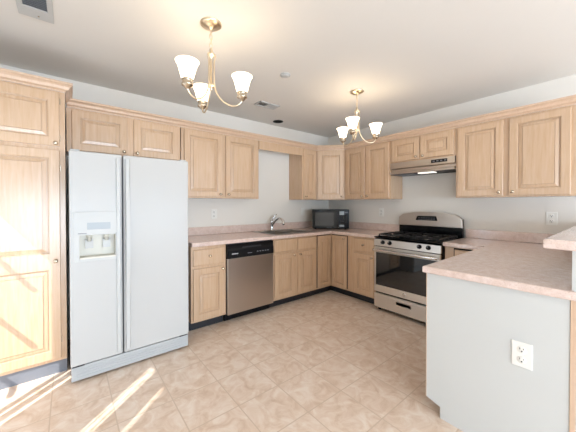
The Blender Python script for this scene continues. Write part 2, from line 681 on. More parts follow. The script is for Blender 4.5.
def panel_door(parent, x0, x1, z0, z1, knobs=(), splits=(), stile=2.3, M=None, name='door'):
    """raised panel door lying in front of a face at y = 0"""
    b = MB()
    t, e = -0.77, 0.14
    # slab sides and the small round-over
    rim = [(x0, x1, z0, z1, -0.02), (x0, x1, z0, z1, t + e), (x0 + e, x1 - e, z0 + e, z1 - e, t)]
    b2 = bmesh.new()
    rings = [[b2.verts.new(p) for p in ((a, y, c), (bb, y, c), (bb, y, d), (a, y, d))] for a, bb, c, d, y in rim]
    for p, q in zip(rings, rings[1:]):
        for k in range(4):
            b2.faces.new((p[k], p[(k + 1) % 4], q[(k + 1) % 4], q[k]))
    b2.faces.new(list(reversed(rings[0])))
    b._merge(b2)
    zs = [z0 + e] + list(splits) + [z1 - e]
    for k in range(len(zs) - 1):
        za, zb = zs[k], zs[k + 1]
        lo = stile - e if k == 0 else stile * 0.95
        hi = stile - e if k == len(zs) - 2 else stile * 0.95
        xa, xb = x0 + e, x1 - e
        pa, pb, pc, pd = xa + stile - e, xb - stile + e, za + lo, zb - hi
        L = [(xa, xb, za, zb, t), (pa, pb, pc, pd, t)]
        for ins, dep in ((.05, .22), (.26, .3), (.28, .64), (.52, .64), (.54, .36), (1.4, .18), (1.42, .34), (1.56, .34), (1.6, .05)):
            L.append((pa + ins, pb - ins, pc + ins, pd - ins, t + dep))
        b.quad_loops(L)
    bmesh.ops.remove_doubles(b.bm, verts=list(b.bm.verts), dist=1e-4)
    o = b.build(name, MAPLE, parent, M=M)
    for kx, kz in knobs:
        knob(o, kx, kz, M=M)
    return o


def drawer_front(parent, x0, x1, z0, z1, knobs=(), name='drawer', M=None):
    b = MB()
    t = -0.77
    b.quad_loops([(x0, x1, z0, z1, -0.02), (x0, x1, z0, z1, t + .3), (x0 + .12, x1 - .12, z0 + .12, z1 - .12, t + .12),
                  (x0 + .45, x1 - .45, z0 + .45, z1 - .45, t)])
    o = b.build(name, MAPLE, parent, M=M)
    for kx, kz in knobs:
        knob(o, kx, kz, M=M)
    return o


def carcass(parent, w, d, z0, z1, name='body'):
    return MB().box(0, w, 0, d, z0, z1, .04).build(name, MAPLE, parent)


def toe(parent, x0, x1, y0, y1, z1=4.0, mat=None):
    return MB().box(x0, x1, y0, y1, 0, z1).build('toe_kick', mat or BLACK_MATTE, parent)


# tall pantry cabinet, left of the refrigerator
t = thing('tall_cabinet', 'tall maple pantry cabinet with two doors, left of the white refrigerator', 'cabinet', (24, -169.2, 0), 90)
carcass(t, 25, 23.8, 4, 85)
toe(t, 0, 25, .6, 23.5, 4, GREY_LINER)  # grey-blue instead of black: reflected sun is put into the toe kick colour
panel_door(t, 1.2, 23.7, 5, 67.4, [(22.6, 34.4)], splits=(34.2,), stile=2.5)
panel_door(t, 1.2, 23.7, 68.5, 84.4, [(22.8, 69.3)], stile=2.5)
for z in (10.5, 62, 71, 82):
    MB().box(23.72, 23.95, -.5, -.05, z - .9, z + .9, .05).build('hinge', NICKEL, t)

# wall cabinets on the left wall
def wall_cab(name, label, loc, rz, w, z0, z1, doors, knobs, depth=11.9, group=None):
    c = thing(name, label, 'cabinet', (loc[0], loc[1], z0), rz, group)
    MB().box(0, w, 0, depth, 0, z1 - z0, .04).build('body', MAPLE, c)
    for (a, b), kn in zip(doors, knobs):
        panel_door(c, a, b, .55, z1 - z0 - .75, [kn] if kn else [])
    return c


G = 'maple wall cabinets'
wall_cab('wall_cabinet', 'short maple wall cabinet with two doors above the refrigerator', (12, -143.9), 90, 37.8, 69.2, 84.2,
         [(1.4, 18.0), (20.2, 36.9)], [(16.9, 1.7), (21.3, 1.7)], group=G)
wall_cab('wall_cabinet', 'tall two-door maple wall cabinet between the refrigerator and the sink gap', (12, -105.7), 90, 39.4, 54, 84.2,
         [(1.2, 18.8), (20.6, 38.3)], [(17.6, 1.9), (21.8, 1.9)], group=G)
wall_cab('wall_cabinet', 'narrow single-door maple wall cabinet right of the sink gap', (12, -36), 90, 11.9, 54, 84.2,
         [(1.0, 10.9)], [(2.2, 1.9)], group=G)
# diagonal corner cabinet
c = thing('wall_cabinet', 'diagonal maple corner wall cabinet above the microwave', 'cabinet', (0, 0, 54), 0, G)
MB().prism([(.1, -.1), (.1, -24), (12, -24), (24, -12), (24, -.1)], 0, 30.2, .04).build('body', MAPLE, c)
MD = Matrix.Translation((12, -24, 0)) @ Matrix.Rotation(R(45), 4, 'Z')
panel_door(c, .75, 16.2, .55, 29.45, [(15.0, 1.9)], M=MD)
wall_cab('wall_cabinet', 'two-door maple wall cabinet between the corner cabinet and the range hood', (24.1, -12), 0, 29.9, 54, 84.2,
         [(1.2, 14.3), (15.4, 29.1)], [(13.2, 1.9), (16.6, 1.9)], group=G)
wall_cab('wall_cabinet', 'short two-door maple wall cabinet directly above the range hood', (54.1, -12), 0, 30, 72.3, 84.2,
         [(.7, 14.5), (15.3, 29.2)], [(13.3, 1.7), (16.5, 1.7)], group=G)
wall_cab('wall_cabinet', 'large two-door maple wall cabinet right of the range hood', (84.2, -12), 0, 36, 54, 84.2,
         [(.9, 16.3), (18.1, 34.2)], [(15.2, 1.9), (19.3, 1.9)], group=G)
tag(MB().box(11.2, 12.0, -65.9, -36.1, 79.8, 84.2, .04).build('valance', MAPLE),
    'maple valance board bridging the gap above the sink', 'valance')

# crown moulding
def crown_prof(z0, z1, o):
    h = z1 - z0
    return [(0, z0), (.18, z0), (.22, z0 + .14 * h), (.45 * o, z0 + .28 * h), (.6 * o, z0 + .55 * h), (.88 * o, z0 + .74 * h),
            (o, z0 + .76 * h), (o, z1), (0, z1)]


def zshift(z0):
    return z0


tr = MB().sweep([(12.05, -143.7), (12.05, -24.05), (24.05, -12.05), (121.4, -12.05)], crown_prof(84.25, 86.9, 1.9), 1).build('trim_1', MAPLE_TRIM)
structure(tr, 'maple crown moulding along the tops of the wall cabinets', 'moulding')
tr = MB().sweep([(24.05, -169.5), (24.05, -144.15), (12.4, -144.15)], crown_prof(85.05, 87.7, 1.9), 1).build('trim_2', MAPLE_TRIM)
structure(tr, 'maple crown moulding on the pantry cabinet', 'moulding')

# base cabinets
G = 'maple base cabinets'
def base_cab(name, label, loc, rz, w, parts, toe_x=None):
    c = thing(name, label, 'cabinet', loc, rz, G)
    if 'sink' in label:
        b = MB().box(0, w, 0, 23.8, 4, 34.35)
        b.cut(MB().box(1, w - 1, 1, 22.8, 5, 40))
        b.build('body', MAPLE, c)
    else:
        carcass(c, w, 23.8, 4, 34.35)
    a, b = toe_x or (0, w)
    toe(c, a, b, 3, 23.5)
    for kind, x0, x1, z0, z1, kn in parts:
        (panel_door if kind == 'door' else drawer_front)(c, x0, x1, z0, z1, kn)
    return c


base_cab('base_cabinet', 'maple base cabinet with one drawer between refrigerator and dishwasher', (24, -105.9, 0), 90, 14.95,
         [('drawer', .7, 14.0, 26.5, 33.0, [(7.4, 30.2)]), ('door', .7, 14.0, 4.8, 25.4, [(13.0, 24.3)])])
base_cab('base_cabinet', 'maple sink base cabinet with two doors right of the dishwasher', (24, -66.3, 0), 90, 30.2,
         [('false_front', 1.1, 14.0, 27.6, 33.6, []), ('false_front', 16.1, 28.8, 27.6, 33.6, []),
          ('door', 1.1, 14.0, 4.8, 26.5, [(13.0, 25.3)]), ('door', 16.1, 28.8, 4.8, 26.5, [(17.1, 25.3)])])
c = thing('corner_base_cabinet', 'maple corner base cabinet with folding doors under the microwave', 'cabinet', (0, 0, 0), 0, G)
MB().prism([(.1, -.1), (.1, -36), (24, -36), (24, -24), (36, -24), (36, -.1)], 4, 34.35, .04).build('body', MAPLE, c)
MB().prism([(.4, -.4), (.4, -36), (21, -36), (21, -21), (36, -21), (36, -.4)], 0, 4).build('toe_kick', BLACK_MATTE, c)
panel_door(c, 0.5, 10.9, 4.8, 33.6, [], stile=1.9, M=Matrix.Translation((24, -36, 0)) @ Matrix.Rotation(R(90), 4, 'Z'))
panel_door(c, 1.1, 11.5, 4.8, 33.6, [(10.2, 32.3)], stile=1.9, M=Matrix.Translation((24, -24, 0)))
g = MB().box(24.005, 24.04, -35.97, -35.45, 4.8, 33.9)  # black strips on the solid face stand for the shade in the door gaps
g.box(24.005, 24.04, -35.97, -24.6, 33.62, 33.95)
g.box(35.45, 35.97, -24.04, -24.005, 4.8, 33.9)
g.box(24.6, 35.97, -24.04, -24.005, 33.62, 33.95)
g.build('door_gap_shade', BLACK_MATTE, c)
base_cab('base_cabinet', 'maple base cabinet with one drawer left of the stove', (36.1, -24, 0), 0, 17.7,
         [('drawer', 4.1, 16.4, 26.8, 33.4, [(10.4, 30.3)]), ('door', 4.1, 16.4, 4.8, 25.6, [(15.3, 24.3)])])
base_cab('base_cabinet', 'small maple base cabinet right of the stove, mostly hidden by the peninsula', (84.6, -24, 0), 0, 14.9,
         [('drawer', 3.6, 13.6, 26.8, 33.4, [(8.6, 30.3)]), ('door', 3.6, 13.6, 4.8, 25.6, [(12.5, 24.3)])])
MB().box(3.2, 14.0, -.04, -.01, 26.4, 33.95).build('drawer_gap_shade', BLACK, bpy.data.objects['base_cabinet.003'])  # black sheet behind the drawer front stands for the shade around it
# peninsula cabinet; its end panel faces the camera
c = thing('peninsula_cabinet', 'peninsula base cabinet with a plain white end panel and outlet', 'cabinet', (100.4, -24.9, 0), -90, G)
MB().box(.1, 48.4, 0, 23.5, 4, 34.35, .04).build('body', MAPLE, c)
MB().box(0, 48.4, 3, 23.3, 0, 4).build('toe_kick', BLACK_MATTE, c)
for xo in (1, 24.6):
    drawer_front(c, xo + .5, xo + 22.3, 26.8, 33.4, [(xo + 11.4, 30.3)])
    panel_door(c, xo + .5, xo + 11.1, 4.8, 25.6, [(xo + 10.0, 24.3)])
    panel_door(c, xo + 11.7, xo + 22.3, 4.8, 25.6, [(xo + 12.8, 24.3)])
ep = MB()
b2 = bmesh.new()
pts = [(-.85, 3.6), (2.3, 2.7), (2.3, 0), (23.5, 0), (23.5, 34.35), (-.85, 34.35)]
lo = [b2.verts.new((48.45, y, z)) for y, z in pts]
hi = [b2.verts.new((49.2, y, z)) for y, z in pts]
b2.faces.new(lo)
b2.faces.new(list(reversed(hi)))
for k in range(6):
    b2.faces.new((lo[k], hi[k], hi[(k + 1) % 6], lo[(k + 1) % 6]))
bmesh.ops.recalc_face_normals(b2, faces=list(b2.faces))
ep._merge(b2)
o = ep.build('end_panel', PANEL, c)
o['label'] = 'plain white painted end panel'
MB().box(48.4, 49.28, -1.0, -.86, 3.7, 34.3).build('edge_strip', MAPLE_TRIM, c)
structure(MB().box(123.97, 124.7, -74.25, -73.92, 0, 34.35).build('trim_3', MAPLE_TRIM), 'thin wood strip at the corner of the peninsula', 'trim')

# ------------------------------------------------------------------ worktops
ct = MB().prism([(.05, -.05), (.05, -105.95), (25.5, -105.95), (25.5, -25.5), (53.8, -25.5), (53.8, -.05)], 34.4, 36, .28, 3)
ct.cut(MB().box(3.9, 22.4, -63.7, -38.3, 30, 40))
o = tag(ct.build('countertop', LAMINATE), 'pink-beige laminate countertop around the sink and corner', 'countertop')
MB().box(.05, .8, -105.95, -.05, 36.02, 40, .15).build('backsplash', LAMINATE, o)
MB().box(.82, 53.8, -.8, -.05, 36.02, 40, .15).build('backsplash', LAMINATE, o)
ct = MB().prism([(84.35, -.05), (84.35, -25.5), (98.85, -25.5), (98.85, -75.1), (124.7, -75.1), (124.7, -74.3), (123.95, -74.3), (123.95, -.05)], 34.4, 36, .28, 3)
o = tag(ct.build('countertop', LAMINATE), 'pink-beige laminate countertop on the peninsula right of the stove', 'countertop')
MB().box(84.35, 123.9, -.8, -.05, 36.02, 40, .15).build('backsplash', LAMINATE, o)
tag(MB().box(120.5, 140, -76, -.05, BZ - 1.7, BZ, .28, 3).build('bar_top', LAMINATE),
    'raised pink-beige laminate bar top at the right edge', 'countertop')

# ------------------------------------------------------------------ sink and faucet
s = thing('sink', 'stainless double-bowl drop-in sink in the countertop', 'sink', (12, -51, 36), 90)
rim = MB().box(-13.5, 13.5, -11.2, 9.4, .02, .22, .08, 2)
rim.cut(MB().box(-12.2, -.5, -9.9, 5.6, -2, 2))
rim.cut(MB().box(.5, 12.2, -9.9, 5.6, -2, 2))
rim.build('rim', SINK_STEEL, s)
for x0, x1 in ((-12.25, -.45), (.45, 12.25)):
    b = MB()
    y0, y1, d = -9.95, 5.65, -7.0
    q = bmesh.new()
    rr = [[q.verts.new(p) for p in ((a, y, z), (bb, y, z), (bb, yy, z), (a, yy, z))] for a, bb, y, yy, z in
          ((x0, x1, y0, y1, .12), (x0 + .25, x1 - .25, y0 + .25, y1 - .25, d + .8), (x0 + 1, x1 - 1, y0 + 1, y1 - 1, d))]
    for a, e in zip(rr, rr[1:]):
        for k in range(4):
            q.faces.new((a[k], e[k], e[(k + 1) % 4], a[(k + 1) % 4]))
    q.faces.new(rr[-1])
    b._merge(q)
    bo = b.build('bowl', SINK_STEEL, s)
    MB().lathe([(0.001, .02), (1.6, .02), (1.7, .14), (1.2, .1), (0.001, .06)], ((x0 + x1) / 2, -1.2, d), n=20).build('drain', CHROME, bo)

f = thing('faucet', 'chrome single-lever kitchen faucet on the sink rim', 'faucet', (4.2, -52.3, 36.24), 0)
MB().box(-1.1, 1.1, -4.6, 4.6, 0, .3, .12, 2).build('deck_plate', CHROME, f)
MB().lathe([(1.05, .3), (.95, .6), (.85, 1), (.85, 4.4), (.95, 4.6), (.9, 5.4), (.6, 6.0), (.001, 6.1)], n=18).build('body', CHROME, f)
pts = []
for k in range(13):
    u = k / 12
    pts.append((.4 + 8.6 * u, 1.2 * u, 3.0 + 4.6 * math.sin(u * 2.35) - 0.6 * u))
pts += [(9.3, 1.3, pts[-1][2] - 1.0), (9.4, 1.3, pts[-1][2] - 2.0)]
sp = MB().tube(pts, [.62] * 11 + [.6, .6, .62, .66], 12).build('spout', CHROME, f)
MB().tube([(0, .1, 5.8), (.4, .9, 7.2), (.9, 2.2, 8.7), (1.1, 2.8, 9.1)], [.38, .34, .3, .34], 10).build('lever', CHROME, f)

# ------------------------------------------------------------------ dishwasher
d = thing('dishwasher', 'stainless dishwasher with black control panel under the counter', 'dishwasher', (24, -90.85, 0), 90)
MB().box(.2, 24.4, .3, 23, 4, 34.2).build('tub', BLACK, d)
MB().box(.25, 24.4, -1.0, .25, 3.7, 27.7, .12, 2).build('door', STEEL_V, d)
cp = MB().prism_x([(.25, 27.85), (-1.1, 27.85), (-1.35, 28.4), (-1.1, 31.2), (-.75, 32.2), (-.9, 32.6), (-.9, 33.9), (.25, 33.9)], .25, 24.4).build('control_panel', BLACK, d)
MB().box(2.2, 5.2, -1.34, -1.2, 29.6, 30.0).build('maker_mark', MARK, cp)
for k in range(5):
    MB().box(14.9 + k * 1.45, 15.7 + k * 1.45, -1.36, -1.18, 29.5, 29.9, .03).build('button', MARK_DARK, cp)
MB().box(10, 12.3, -1.36, -1.18, 29.3, 29.6, .03).build('button', MARK_DARK, cp)
MB().box(7.5, 17.5, -1.0, -.76, 31.9, 32.5).build('door_latch_grip', BLACK_MATTE, cp)
MB().box(.25, 24.4, 2.2, 3, .3, 3.9).build('toe_panel', BLACK, d)

# ------------------------------------------------------------------ range
r = thing('gas_range', 'stainless gas range with black oven window between the counters', 'stove', (53.97, -25.6, 0), 0)
W = 30.1
MB().box(.05, W - .05, 0, 24.6, 1.2, 34.6, .05).build('body', BLACK, r)
for xx in (1.5, W - 1.5):
    for yy in (1.5, 23):
        MB().lathe([(.7, 0), (.7, 1.3)], (xx, yy, 0), n=12).build('foot', BLACK_MATTE, r)
fa = MB().prism_x([(0.02, 31.3), (-1.25, 31.3), (-1.05, 34.5), (0.02, 34.5)], 0, W).build('control_fascia', STEEL, r)
KN = MB().lathe([(.95, 0), (.95, .25), (.75, .3), (.72, 1.0), (.6, 1.12), (.001, 1.14)], axis='Y', n=20)
KN.box(-.14, .14, -1.35, -1.0, -.7, .7, .05)
kn0 = KN.build('burner_knob', BLACK, fa)
mk = MB().box(-.06, .06, -1.38, -1.34, .1, .62).build('pointer', MARK, kn0)
for k, xx in enumerate((4.7, 8.2, 21.7, 25.4)):
    o = kn0 if k == 0 else kn0.copy()
    if k:
        COL.objects.link(o)
        o.parent = fa
        m2 = mk.copy()
        COL.objects.link(m2)
        m2.parent = o
    o.location = Vector((xx, -1.14, 33.2)) * K
top = MB().box(-.1, W + .1, -1.35, 22.4, 34.55, 35.5, .15, 2)
top.box(-.1, W + .1, -1.3, 22.4, 35.4, 35.7, .1)
top.cut(MB().box(1.2, W - 1.2, .2, 21, 35.35, 36))
top.build('cooktop', BLACK_ENAMEL, r)
for bx, by, br in ((7.4, 5.2, 1.7), (22.6, 5.2, 1.9), (7.4, 16.2, 1.5), (22.6, 16.2, 1.5), (15, 10.7, 1.2)):
    bo = MB().lathe([(br + .5, 0), (br + .5, .35), (br, .4), (br, .7), (.001, .7)], (bx, by, 35.36), n=22).build('burner', CHROME, r)
    MB().lathe([(br - .1, 0), (br - .1, .28), (br - .4, .36), (.001, .38)], (bx, by, 36.07), n=22).build('burner_cap', IRON, bo)
for gx0, gx1 in ((1.3, 10.6), (10.8, 19.2), (19.4, 28.8)):
    g = MB()
    z0, z1 = 36.5, 37.0
    for yy in (.9, 20.2):
        g.box(gx0, gx1, yy - .25, yy + .25, z0, z1, .08)
    for xx in (gx0 + .25, gx1 - .25):
        g.box(xx - .25, xx + .25, .9, 20.2, z0, z1, .08)
        for yy in (.9, 10.6, 20.2):
            g.box(xx - .25, xx + .25, yy - .25, yy + .25, 35.38, z0 + .1)
    cxg = (gx0 + gx1) / 2
    for yy in (5.2, 16.2):
        g.box(gx0, cxg - 1.0, yy - .2, yy + .2, z0, z1 + .12, .06)
        g.box(cxg + 1.0, gx1, yy - .2, yy + .2, z0, z1 + .12, .06)
    g.box(cxg - .2, cxg + .2, .9, 4.2, z0, z1 + .12, .06)
    g.box(cxg - .2, cxg + .2, 6.2, 15.2, z0, z1 + .12, .06)
    g.box(cxg - .2, cxg + .2, 17.2, 20.2, z0, z1 + .12, .06)
    g.box(gx0, gx1, 10.45, 10.85, z0, z1, .06)
    g.build('grate', IRON, r)
# backguard with an arched top
def arch(x0, x1, zb, zs, rise, n=14, corner=1.2):
    p = [(x0, zb), (x1, zb)]
    for k in range(n + 1):
        u = 1 - k / n
        xx = x0 + .25 + (x1 - x0 - .5) * u
        p.append((xx, zs + rise * math.sin(math.pi * (0.06 + .88 * u)) - (corner if k in (0, n) else 0)))
    return p


MB().prism_y(arch(.1, W - .1, 35.5, 45.0, 1.9), 22.7, 24.6).build('backguard', BLACK, r)
bs = MB().prism_y(arch(-.1, W + .1, 40.3, 45.3, 2.2), 21.7, 22.75, .2).build('backguard_panel', STEEL_V, r)
MB().prism_y([(9.2, 43.2), (19.6, 43.2), (19.0, 45.4), (10.0, 45.4)], 21.55, 21.75).build('display', GLASS_BLACK, bs)
for row in range(2):
    for k in range(7):
        MB().box(10.6 + k * 1.2, 11.3 + k * 1.2, 21.5, 21.58, 43.6 + row * .8, 43.8 + row * .8).build('button_mark', MARK_DARK, bs)
MB().box(.2, W - .2, 22.2, 22.75, 35.7, 40.3).build('vent_panel', BLACK_ENAMEL, r)
od = MB()
od.box(.1, W - .1, -1.2, -.05, 9.2, 30.9, .15, 2)
od.cut(MB().box(1.0, W - 1.0, -3, -.9, 12.5, 28.2))
odo = od.build('oven_door', STEEL, r)
MB().box(1.02, W - 1.02, -1.12, -.92, 12.52, 28.18).build('oven_window', GLASS_OVEN, odo)
hb = MB().tube([(.6, -2.9, 29.4), (1.4, -3.0, 29.4), (W / 2, -3.1, 29.4), (W - 1.4, -3.0, 29.4), (W - .6, -2.9, 29.4)], [.62, .68, .68, .68, .62], 14)
for xx in (1.2, W - 1.2):
    hb.box(xx - .5, xx + .5, -2.9, -1.15, 28.95, 29.85, .12)
hb.build('handle', CHROME, odo)
MB().lathe([(.75, 0), (.75, .08), (.6, .12), (.001, .12)], (W / 2, -1.2, 10.9), 'Y', 24).build('round_badge', CHROME, odo)
dr = MB().box(.1, W - .1, -1.2, -.05, 1.7, 8.5, .15, 2)
dr.cut(MB().box(11.4, 18.2, -3, -.5, 5.4, 6.8))
dro = dr.build('drawer', STEEL, r)
MB().box(11.4, 18.2, -.5, -.3, 5.4, 6.8).build('pull_recess', BLACK, dro)
MB().box(.4, W - .4, -.3, 0, 1.2, 34.4).build('front_gap', BLACK, r)

# ------------------------------------------------------------------ range hood
h = thing('range_hood', 'stainless under-cabinet range hood above the gas range', 'range hood', (54.3, -12, 66.0), 0)
W2 = 29.7
hb = MB().prism_x([(-.9, 6.2), (-.9, 3.3), (.5, 2.9), (.5, 1.9), (-1.3, 1.5), (-1.5, 1.3), (-1.5, .4), (-1.3, .4), (11.7, .4), (11.7, 6.2)], 0, W2)
hb.build('canopy', STEEL_V, h)
sw = MB().box(20, 26.8, -1.02, -.9, 4.1, 5.5, .02).build('switch_panel', BLACK, h)
for k in range(4):
    MB().box(20.7 + k * 1.6, 21.6 + k * 1.6, -1.1, -1.0, 4.6, 5.0, .02).build('switch', MARK_DARK, sw)
MB().box(.3, W2 - .3, -1.2, 11.4, .25, .5).build('bottom_pan', BLACK_MATTE, h)
MB().box(14, 21, -1.1, 2.6, -.15, .25, .05).build('lamp_lens', LENS, h)
MB().box(1.5, 11, -.5, 10, .05, .25, .05).build('grease_filter', GREY_LINER, h)

# ------------------------------------------------------------------ microwave
m = thing('microwave', 'black countertop microwave set across the corner', 'microwave', (19, -19, 36.05), 45)
w, hh, dd = 22.0, 12.0, 13.2
MB().box(-w / 2, w / 2, .9, dd, .5, hh, .2, 2).build('case', BLACK, m)
for xx in (-9, 9):
    for yy in (2, 11.5):
        MB().lathe([(.5, 0), (.5, .55)], (xx, yy, 0), n=10).build('foot', BLACK_MATTE, m)
dm = MB()
pts = [(-w / 2 + .05, .85)]
for k in range(9):
    u = k / 8
    pts.append((-w / 2 + .05 + 15.6 * u, -.15 - .75 * math.sin(math.pi * (.18 + .5 * u))))
pts.append((-w / 2 + 15.65, .85))
dm.prism(pts, .7, hh - .1, .1)
do = dm.build('door', BLACK_ENAMEL, m)
MB().box(-9.3, 1.9, -1.0, -.7, 2.0, hh - 1.6, .05).build('door_window', GLASS_BLACK, do)
MB().box(-2.3, .4, -1.1, -.9, 1.0, 1.3).build('maker_mark', MARK_DARK, do)
cpn = MB().prism([(4.75, .85), (4.75, -.75), (8, -.55), (w / 2 - .05, -.1), (w / 2 - .05, .85)], .7, hh - .1, .1).build('control_panel', BLACK, m)
MB().box(5.2, 8.0, -.82, -.3, 8.7, 10.9, .05).build('display', DISPLAY, cpn)
MB().box(8.4, 10.3, -.72, -.1, 9.9, 10.5, .05).build('clock_strip', MARK_DARK, cpn)
for row in range(4):
    for k in range(3):
        MB().box(5.6 + k * 1.5, 6.7 + k * 1.5, -.8, -.3, 4.0 + row * 1.25, 4.8 + row * 1.25, .05).build('button', BLACK_ENAMEL, cpn)
MB().box(5.2, 8.0, -.82, -.2, 1.6, 2.8, .05).build('door_button', DISPLAY, cpn)

# ------------------------------------------------------------------ refrigerator
f = thing('refrigerator', 'white side-by-side refrigerator with ice and water dispenser', 'refrigerator', (29.6, -143.4, 0), 90)
FW = 33.3
MB().box(.1, FW - .1, .15, 28.6, .8, 65.9, .2, 2).build('cabinet', WHITE, f)
for xx in (2, FW - 2):
    for yy in (2.5, 26):
        MB().lathe([(.8, 0), (.8, .9)], (xx, yy, 0), n=12).build('roller', BLACK_MATTE, f)
fd = MB().box(0, 12.85, -3.9, 0, 5.0, 66.4, .4, 3)
fd.cut(MB().box(2.2, 11.1, -6, -.9, 35.4, 42.3))
fdo = fd.build('freezer_door', WHITE, f)
rd = MB().box(13.2, FW, -3.9, 0, 5.0, 66.4, .4, 3).build('fresh_food_door', WHITE, f)
MB().box(12.6, 13.5, -.6, .1, 5.2, 66.0).build('door_gasket', GREY_LINER, f)
# dispenser
ds = MB()
ds.box(.95, 12.0, -4.15, -3.85, 34.6, 49.0, .12, 2)
ds.cut(MB().box(2.2, 11.1, -6, -.9, 35.4, 42.3))
dso = ds.build('dispenser', WHITE_PLASTIC, f)
lin_ = MB().box(2.22, 11.08, -.95, -.9, 35.42, 42.28)
lin_.box(2.21, 2.26, -3.9, -.9, 35.42, 42.28)
lin_.box(11.04, 11.09, -3.9, -.9, 35.42, 42.28)
lin_.box(2.22, 11.08, -3.9, -.9, 42.24, 42.29)
lin_.build('recess_liner', OFFWHITE, dso)
MB().box(2.3, 11.0, -4.3, -1.0, 35.41, 35.9, .06).build('drip_tray', OFFWHITE, dso)
MB().prism_x([(-4.15, 42.7), (-4.5, 42.7), (-4.3, 47.6), (-4.15, 47.6)], 1.6, 11.4).build('control_housing', WHITE_PLASTIC, dso)
MB().prism_x([(-4.4, 43.9), (-4.47, 43.9), (-4.4, 45.9), (-4.3, 45.9)], 4.0, 9.7).build('control_panel', GREY_PLASTIC, dso)
MB().box(1.9, 3.9, -4.52, -4.4, 42.75, 42.95).build('maker_mark', MARK_DARK, dso)
for xx in (4.6, 8.9):
    MB().lathe([(.5, 0), (.5, 1.2), (.75, 1.3), (.75, 2.0)], (xx, -2.4, 40.3), n=14).build('nozzle', OFFWHITE, dso)
    MB().prism_x([(-1.7, 40.9), (-1.95, 40.7), (-2.15, 38.2), (-1.85, 38.2)], xx - 1.0, xx + 1.0).build('paddle', WHITE_PLASTIC, dso)
# handles: full height strips with a bowed grip
def strip(xa, xb, bow):
    b2 = bmesh.new()
    rings = []
    n = 40
    for k in range(n + 1):
        z = 6.2 + (65.2 - 6.2) * k / n
        o = .85
        if bow:
            u = (z - 23.5) / (57.5 - 23.5)
            if 0 <= u <= 1:
                o += 1.25 * math.sin(math.pi * u) ** .6
        zz = z
        rings.append([b2.verts.new(p) for p in ((xa, -3.85, zz), (xa + .18, -3.9 - o, zz), (xb - .3, -3.9 - o, zz), (xb, -3.85, zz))])
    for a, e in zip(rings, rings[1:]):
        for j in range(3):
            fc = b2.faces.new((a[j], a[j + 1], e[j + 1], e[j]))
        b2.faces.new((a[3], a[0], e[0], e[3]))
    b2.faces.new(list(reversed(rings[0])))
    b2.faces.new(rings[-1])
    bmesh.ops.recalc_face_normals(b2, faces=list(b2.faces))
    q = MB()
    q._merge(b2)
    return q


strip(11.2, 12.5, False).build('handle', WHITE_PLASTIC, fdo)
strip(13.55, 15.0, True).build('handle', WHITE_PLASTIC, rd)
for xx, pr_ in ((1.4, fdo), (FW - 1.4, rd)):
    MB().box(xx - 1.1, xx + 1.1, -2.6, 2.6, 66.42, 66.95, .15, 2).build('hinge_cover', WHITE_PLASTIC, f)
gr = MB().box(.15, FW - .15, -3.5, .1, .7, 4.7, .12, 2)
for k in range(4):
    gr.box(1.2, FW - 1.2, -3.62, -3.5, 1.35 + k * .75, 1.7 + k * .75, .03)
gro = gr.build('base_grille', GRILLE, f)
for xx in (.4, FW - 3.2):
    MB().box(xx, xx + 2.8, -3.8, -1, 4.72, 4.97, .05).build('lower_hinge', SLOT, f)

# ------------------------------------------------------------------ wall plates
PLATE = simple('plate_plastic', (236, 233, 226), 0.4, var=0.005)


def plate(name, label, cat, loc, rz, kind, M=PLATE):
    p = thing(name, label, cat, loc, rz, 'wall plates')
    MB().box(-1.55, 1.55, -.22, -.02, -2.45, 2.45, .1, 2).build('cover_plate', M, p)
    if kind == 'outlet':
        for z in (1.0, -1.0):
            b = MB().lathe([(.001, 0), (.72, 0), (.72, .06), (.66, .1), (.001, .1)], (0, -.2, z), 'Y', 20).build('socket', M, p)
            q = MB()
            q.box(-.34, -.24, -.33, -.29, z + .02, z + .38)
            q.box(.22, .32, -.33, -.29, z + .06, z + .34)
            q.lathe([(.14, 0), (.14, .03)], (0, -.3, z - .3), 'Y', 10)
            q.build('socket_slots', SLOT, b)
    else:
        MB().box(-.6, .6, -.34, -.2, -1.3, 1.3, .06).build('rocker', M, p)
    return p


plate('wall_outlet', 'white outlet plate on the wall right of the refrigerator', 'outlet', (0, -85.5, 46.3), 90, 'outlet')
plate('light_switch', 'white switch plate on the wall left of the microwave', 'switch', (0, -24.3, 46.5), 90, 'switch')
plate('wall_outlet', 'white outlet plate on the wall left of the stove', 'outlet', (41.3, 0, 46.5), 0, 'outlet')
plate('wall_outlet', 'white outlet plate on the wall above the peninsula counter', 'outlet', (112.5, 0, 45.8), 0, 'outlet')
plate('wall_outlet', 'white outlet plate on the peninsula end panel', 'outlet', (117.5, -74.1, 21.8), 0, 'outlet')

# ------------------------------------------------------------------ ceiling fittings
v = thing('ceiling_register', 'small white louvred ceiling register between the chandeliers', 'vent', (24.7, -69.8, H), 0)
b = MB()
for a, bb, c_, d_ in ((-2.8, 2.8, -5.6, -4.9), (-2.8, 2.8, 4.9, 5.6), (-2.8, -2.1, -5.6, 5.6), (2.1, 2.8, -5.6, 5.6), (-2.8, 2.8, -.3, .3)):
    b.box(a, bb, c_, d_, -.35, -.02, .05)
b.build('frame', WHITE_PLASTIC, v)
MB().box(-2.2, 2.2, -5, 5, -.06, -.02).build('backing', SLOT, v)
for k in range(11):
    yy = -4.6 + k * .92
    tilt = -.32 if yy < 0 else .32
    q = MB()
    q.prism_y([(-2.1, 0), (2.1, 0), (2.1, .05), (-2.1, .05)], -.4, .4)
    Mx = Matrix.Translation((0, yy, -.2)) @ Matrix.Rotation(-tilt * 1.2, 4, 'X')
    q.build('louvre', WHITE_PLASTIC, v, M=Mx)

